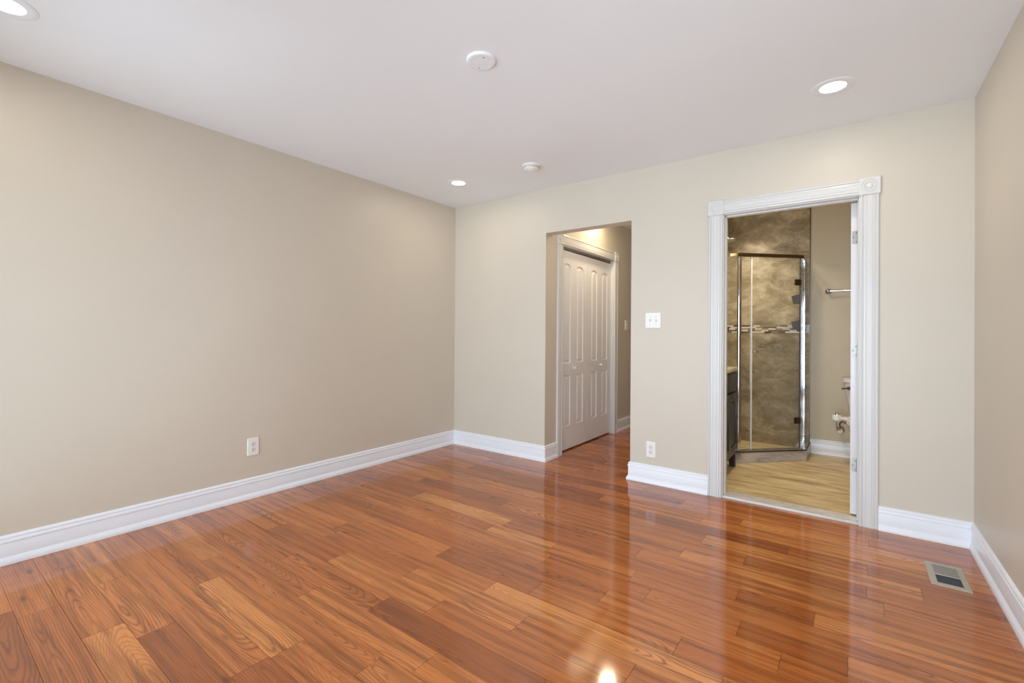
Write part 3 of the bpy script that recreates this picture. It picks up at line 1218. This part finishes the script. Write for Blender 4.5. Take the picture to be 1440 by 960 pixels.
GT = 1.852
bm = B()
gpanel(bm, Vector((wx, GA.y)), Vector((GA.x - .012, GA.y)), .008, CZ + .003, GT)
link('side_glass', bm, M['glass'], e)
bm = B()
gpanel(bm, gpt(.012), gpt(.112), .008, CZ + .003, GT)
link('fixed_glass', bm, M['glass'], e)
bm = B()
gpanel(bm, gpt(.122), gpt(gl_len - .010), .008, CZ + .012, GT - .012)
door_g = link('glass_door', bm, M['glass'], e)
bm = B()
gpanel(bm, Vector((GB.x, GB.y + .010)), Vector((GB.x, BY - .024)), .008, CZ + .003, GT)
link('return_glass', bm, M['glass'], e)
bm = B()
gpanel(bm, gpt(-.014), gpt(.014), .028, CZ + .003, GT + .002, .003)
link('corner_post', bm, M['chrome'], e)
bm = B()
gpanel(bm, gpt(.114), gpt(.124), .018, CZ + .010, GT, .003)
link('door_seal', bm, M['plate'], door_g)
bm = B()
gpanel(bm, gpt(gl_len - .012), gpt(gl_len - .002), .012, CZ + .010, GT, .002)
link('hinge_seal', bm, M['caddy'], door_g)
bm = B()
gpanel(bm, Vector((GB.x, BY - .036)), Vector((GB.x, BY - .0135)), .016, CZ + .003, GT, .003)
link('wall_channel', bm, M['chrome'], e)
bm = B()
gpanel(bm, gpt(-.016, -.004), gpt(gl_len + .016, -.004), .028, GT, 1.884, .003)
gpanel(bm, Vector((GA.x - .075, GA.y)), Vector((GA.x - .004, GA.y - .004)), .028, GT + .001, 1.883, .003)
gpanel(bm, Vector((GB.x + .003, GB.y + .010)), Vector((GB.x + .003, BY - .0135)), .028, GT + .001, 1.883, .003)
link('header_rail', bm, M['darkchrome'], e)
bm = B()
gpanel(bm, gpt(-.02, -.002), gpt(gl_len + .016, -.002), .024, CZ, CZ + .009, .002)
link('sill_rail', bm, M['chrome'], e)
for zc in (1.632, 0.363):
    bm = B()
    gpanel(bm, gpt(gl_len - .060, -.001), gpt(gl_len - .006, -.001), .022, zc - .028, zc + .028, .004)
    gpanel(bm, Vector((GB.x, GB.y + .002)), Vector((GB.x, GB.y + .045)), .022, zc - .028, zc + .028, .004)
    link('glass_hinge', bm, M['bronze'], e)
bm = B()
c = gpt(.150, -.005)
lathe(bm, (c.x, c.y, 0.995), (-gn.x, -gn.y, 0), [(.012, -.004), (.012, .004), (.008, .006), (.008, .014), (.014, .018), (.016, .026), (.014, .036), (0, .038)], 24)
link('door_knob', bm, M['chrome'], door_g, 40)
bm = B()
c2 = gpt(.150, .005)
lathe(bm, (c2.x, c2.y, 0.995), (gn.x, gn.y, 0), [(.012, -.004), (.012, .004), (.008, .006), (.008, .014), (.014, .018), (.016, .026), (.014, .036), (0, .038)], 24)
link('inner_knob', bm, M['chrome'], door_g, 40)

bm = B()
tube(bm, smooth_path([(wx, 1.45, 2.145), (wx + .10, 1.45, 2.165), (wx + .20, 1.45, 2.145), (2.325, 1.45, 2.105)], 8), .011, 14)
lathe(bm, (wx, 1.45, 2.145), (1, 0, .1), [(.03, 0), (.03, .004), (.014, .012), (.012, .012)], 24)
arm = link('shower_arm', bm, M['chrome'], e)
bm = B()
lathe(bm, (2.318, 1.45, 2.112), (.25, 0, -1), [(.012, 0), (.016, .010), (.030, .022), (.066, .032), (.068, .040), (.064, .044), (.0, .045)], 40)
link('spray_head', bm, M['steel'], arm, 40)

# shower caddy hung on the return glass
CXB = GB.x - .0075
e = empty('shower_caddy', (CXB, 1.62, 1.18), 'grey two basket caddy hanging inside the shower glass', 'shower caddy')
bm = B()
box(bm, CXB - .006, CXB, 1.60, 1.625, 1.185, 1.650, .002)
tube(bm, smooth_path([(CXB - .003, 1.6125, 1.645), (CXB - .003, 1.6125, 1.70), (CXB - .003, 1.6125, 1.80), (CXB - .003, 1.6125, GT + .004)], 4), .0025, 8)
link('hanger_bar', bm, M['caddy'], e)
for zb, hgt in ((1.445, .085), (1.198, .090)):
    bm = B()
    ya, yb = 1.545, 1.680
    x1 = CXB - .006
    t = .003
    # open tray: floor, slanted front, two sides, back
    pr = [(x1, zb), (x1 - .052, zb + .006), (x1 - .068, zb + hgt - .018), (x1, zb + hgt)]
    for yy in (ya, yb):
        a = [bm.verts.new((x, yy - t / 2, z)) for x, z in pr]
        b = [bm.verts.new((x, yy + t / 2, z)) for x, z in pr]
        bm.faces.new(a)
        bm.faces.new(b[::-1])
        for i in range(4):
            bm.faces.new((a[i], a[(i + 1) % 4], b[(i + 1) % 4], b[i]))
    box(bm, x1 - .0525, x1, ya, yb, zb, zb + .004)
    box(bm, x1 - t, x1, ya, yb, zb, zb + hgt)
    add_faces(bm, [(x1 - .052, ya, zb), (x1 - .052, yb, zb), (x1 - .068, yb, zb + hgt - .018), (x1 - .068, ya, zb + hgt - .018),
                   (x1 - .049, ya, zb), (x1 - .049, yb, zb), (x1 - .065, yb, zb + hgt - .018), (x1 - .065, ya, zb + hgt - .018)],
              [(0, 1, 2, 3), (7, 6, 5, 4), (0, 4, 5, 1), (1, 5, 6, 2), (2, 6, 7, 3), (3, 7, 4, 0)])
    link('basket', bm, M['caddy'], e, 20)

# ------------------------------------------------------------------ vanity
VF, VYA, VYB, VT = 2.510, 0.290, 0.905, 0.866
e = empty('vanity', (2.29, 0.6, 0), 'charcoal bathroom vanity with a cream top inside the doorway', 'vanity')
bm = B()
box(bm, BX0 + .002, VF - .018, VYA, VYB, 0.130, VT - .034, .002)
link('cabinet_body', bm, M['vanity'], e)
bm = B()
box(bm, BX0 + .002, VF + .012, VYA - .010, VYB + .010, VT - .032, VT, .004)
link('counter_top', bm, M['counter'], e)
bm = B()
box(bm, VF - .018, VF, VYA + .0, VYB - .0, 0.662, VT - .040, .002)
ds = link('drawer_rail', bm, M['vanity'], e)


def shaker(ya, yb, z0, z1, nm):
    bm = B()
    f = .045
    x0, x1 = VF, VF + .014
    for a, b, c_, d_ in ((ya, ya + f, z0, z1), (yb - f, yb, z0, z1), (ya + f, yb - f, z0, z0 + f), (ya + f, yb - f, z1 - f, z1)):
        box(bm, x0 - .018, x1, a, b, c_, d_, .0015)
    box(bm, x0 - .018, x1 - .010, ya + f, yb - f, z0 + f, z1 - f)
    return link(nm, bm, M['vanity'], e)


bm = B()
box(bm, VF, VF + .014, VYA + .012, VYB - .012, 0.690, VT - .052, .002)
dr = link('drawer', bm, M['vanity'], e)
for ya, yb in ((VYA + .012, (VYA + VYB) / 2 - .002), ((VYA + VYB) / 2 + .002, VYB - .012)):
    d_ = shaker(ya, yb, 0.165, 0.655, 'cabinet_door')
    bm = B()
    ky = yb - .022 if ya < .4 else ya + .022
    lathe(bm, (VF + .014, ky, .60), (1, 0, 0), [(.006, 0), (.006, .012), (.013, .018), (.013, .024), (0, .027)], 18)
    link('knob', bm, M['bronze'], d_, 40)
for ya, yb in ((VYA, VYA + .05), (VYB - .05, VYB)):
    for x0, x1 in ((VF - .055, VF), (BX0 + .004, BX0 + .055)):
        bm = B()
        vs = box(bm, x0, x1, ya, yb, 0.0, .135)
        for v in vs:
            if v.co.z < .01:
                v.co.x += .010 if abs(v.co.x - x0) < 1e-4 else 0
                v.co.y += .012 if abs(v.co.y - ya) < 1e-4 and ya > .5 else (-.012 if abs(v.co.y - yb) < 1e-4 and ya < .5 else 0)
        link('leg', bm, M['vanity'], e)
bm = B()
box(bm, VF - .018, VF, VYA + .05, VYB - .05, .120, .162, .002)
link('apron', bm, M['vanity'], e)

# assumed light bar over the vanity, unseen, added to light the bathroom
e = empty('vanity_light', (BX0, 0.60, 2.02), 'chrome three globe light bar on the wall above the vanity', 'wall light')
bm = B()
box(bm, BX0, BX0 + .028, 0.33, 0.87, 1.985, 2.055, .006)
link('back_plate', bm, M['chrome'], e)
for y in (0.40, 0.60, 0.80):
    bm = B()
    lathe(bm, (BX0 + .028, y, 2.02), (1, 0, 0), [(.018, 0), (.018, .03), (.026, .04), (.026, .046)], 20)
    sk = link('lamp_socket', bm, M['chrome'], e, 40)
    bm = B()
    lathe(bm, (BX0 + .115, y, 2.02), (-1, 0, 0), [(0, -.052)] + [(.052 * math.sin(PI * k / 14), -.052 * math.cos(PI * k / 14)) for k in range(1, 13)] + [(.02, .049)], 28)
    link('globe', bm, M['lamp'], sk, 60)
    lt = area_light('vanity_lamp', (BX0 + .18, y, 2.02), (1, 0, -.12), .10, .10, ASSUMED_VANITY_POWER / 3, WARM, 'DISK')  # added light of the assumed, unseen globes
    lt.parent = e
    lt.matrix_parent_inverse = Matrix.Translation(-e.location)

# ------------------------------------------------------------------ towel bar
e = empty('towel_bar', (3.42, BY, 1.568), 'chrome towel bar on the beige bathroom wall above the toilet', 'towel bar')
bm = B()
lathe(bm, (3.135 - .01, BY - .062, 1.568), (1, 0, 0), [(0, -.004), (.009, 0), (.009, .60), (0, .604)], 18)
link('bar', bm, M['chrome'], e)
for x in (3.138, 3.715):
    bm = B()
    lathe(bm, (x, BY, 1.568), (0, -1, 0), [(.026, 0), (.026, .005), (.018, .012), (.012, .020), (.012, .052), (.0145, .056), (.0145, .070), (.008, .075), (0, .076)], 24)
    link('wall_mount', bm, M['steel'], e, 40)

# ------------------------------------------------------------------ toilet
TX = 3.475
e = empty('toilet', (TX, 1.45, 0), 'white toilet with a tapered tank mostly behind the open bathroom door', 'toilet')


def loft(bm, sections, n=32):
    """sections: (z, cx, cy, hx, hy, power)"""
    R = []
    for z, cx, cy, hx, hy, pw in sections:
        ring = []
        for k in range(n):
            a = 2 * PI * k / n
            c, s = math.cos(a), math.sin(a)
            ring.append(bm.verts.new((cx + hx * math.copysign(abs(c) ** (2 / pw), c), cy + hy * math.copysign(abs(s) ** (2 / pw), s), z)))
        R.append(ring)
    for A_, B_ in zip(R, R[1:]):
        for k in range(n):
            bm.faces.new((A_[k], A_[(k + 1) % n], B_[(k + 1) % n], B_[k]))
    bm.faces.new(R[0])
    bm.faces.new(R[-1])


bm = B()
loft(bm, [(.415, TX, 1.765, .155, .075, 6), (.43, TX, 1.76, .168, .083, 7), (.55, TX, 1.757, .188, .09, 8), (.685, TX, 1.755, .208, .095, 9), (.718, TX, 1.755, .211, .097, 9)], 48)
link('tank', bm, M['ceramic'], e, 45)
bm = B()
loft(bm, [(.718, TX, 1.752, .214, .098, 9), (.724, TX, 1.752, .221, .104, 9), (.750, TX, 1.752, .221, .104, 9), (.758, TX, 1.752, .215, .099, 8), (.760, TX, 1.752, .19, .08, 6)], 48)
link('tank_lid', bm, M['ceramic'], e, 45)
bm = B()
lathe(bm, (3.302, 1.659, .671), (0, -1, 0), [(.016, 0), (.016, .006), (.010, .010), (.010, .018), (0, .019)], 20)
tube(bm, [(3.302, 1.645, .671), (3.275, 1.642, .668), (3.248, 1.642, .664)], [.0075, .0065, .008], 12)
link('flush_lever', bm, M['bronze'], e, 40)
bm = B()
loft(bm, [(0.0, TX, 1.50, .115, .22, 3), (.03, TX, 1.50, .11, .215, 3), (.16, TX, 1.48, .10, .20, 2.6), (.27, TX, 1.44, .145, .255, 2.4),
          (.36, TX, 1.40, .182, .285, 2.3), (.39, TX, 1.40, .186, .29, 2.3)], 40)
loft(bm, [(.25, TX, 1.70, .12, .14, 4), (.36, TX, 1.72, .16, .13, 5), (.414, TX, 1.735, .17, .11, 5)], 32)
link('bowl', bm, M['ceramic'], e, 45)
bm = B()
loft(bm, [(.392, TX, 1.385, .184, .285, 2.3), (.398, TX, 1.385, .19, .29, 2.3), (.412, TX, 1.385, .19, .29, 2.3), (.416, TX, 1.385, .186, .286, 2.3)], 40)
link('seat', bm, M['plate'], e, 45)
bm = B()
loft(bm, [(.417, TX, 1.385, .187, .287, 2.3), (.422, TX, 1.385, .190, .290, 2.3), (.436, TX, 1.385, .186, .284, 2.3), (.444, TX, 1.39, .15, .24, 2.3)], 40)
link('seat_lid', bm, M['plate'], e, 45)
# wash attachment: arm and round control on the side of the seat
bm = B()
box(bm, 3.235, TX - .12, 1.485, 1.560, .402, .430, .006)
arm = link('wash_arm', bm, M['ceramic'], e, 40)
bm = B()
lathe(bm, (3.217, 1.515, .392), (0, 0, 1), [(.030, 0), (.036, .006), (.036, .044), (.032, .050), (0, .051)], 32)
kn = link('control_knob', bm, M['plate'], arm, 40)
bm = B()
lathe(bm, (3.217, 1.515, .443), (0, 0, 1), [(.016, 0), (.016, .010), (.012, .016), (0, .017)], 24)
link('knob_button', bm, M['chrome'], kn, 40)
bm = B()
tube(bm, smooth_path([(3.217, 1.515, .392), (3.214, 1.53, .34), (3.222, 1.62, .29), (3.236, 1.74, .275), (3.240, 1.795, .285)], 8), .006, 10)
link('wash_hose', bm, M['steel'], arm, 60)

bm = B()
lathe(bm, (3.236, BY - .012, .258), (0, -1, 0), [(.010, 0), (.010, .045), (.014, .047), (.014, .070), (.006, .072), (.006, .085)], 20)
tube(bm, [(3.236, BY - .070, .258), (3.236, BY - .070, .290)], .009, 14)
vb = link('supply_valve', bm, M['chrome'], e, 40)
bm = B()
lathe(bm, (3.236, BY, .258), (0, -1, 0), [(.034, 0), (.033, .004), (.022, .010), (.012, .014), (.012, .014)], 28)
link('wall_flange', bm, M['chrome'], vb, 40)
bm = B()
lathe(bm, (3.236, BY - .097, .258), (0, -1, 0), [(.008, 0), (.019, .003), (.021, .008), (.019, .013), (0, .014)], 20)
link('valve_handle', bm, M['plate'], vb, 40)
bm = B()
tube(bm, smooth_path([(3.236, BY - .070, .288), (3.232, BY - .072, .320), (3.250, BY - .078, .342), (3.285, BY - .088, .332), (3.305, BY - .095, .318),
                      (3.325, BY - .10, .345), (3.330, BY - .10, .414)], 8), .0065, 10)
link('supply_hose', bm, M['hose'], vb, 60)
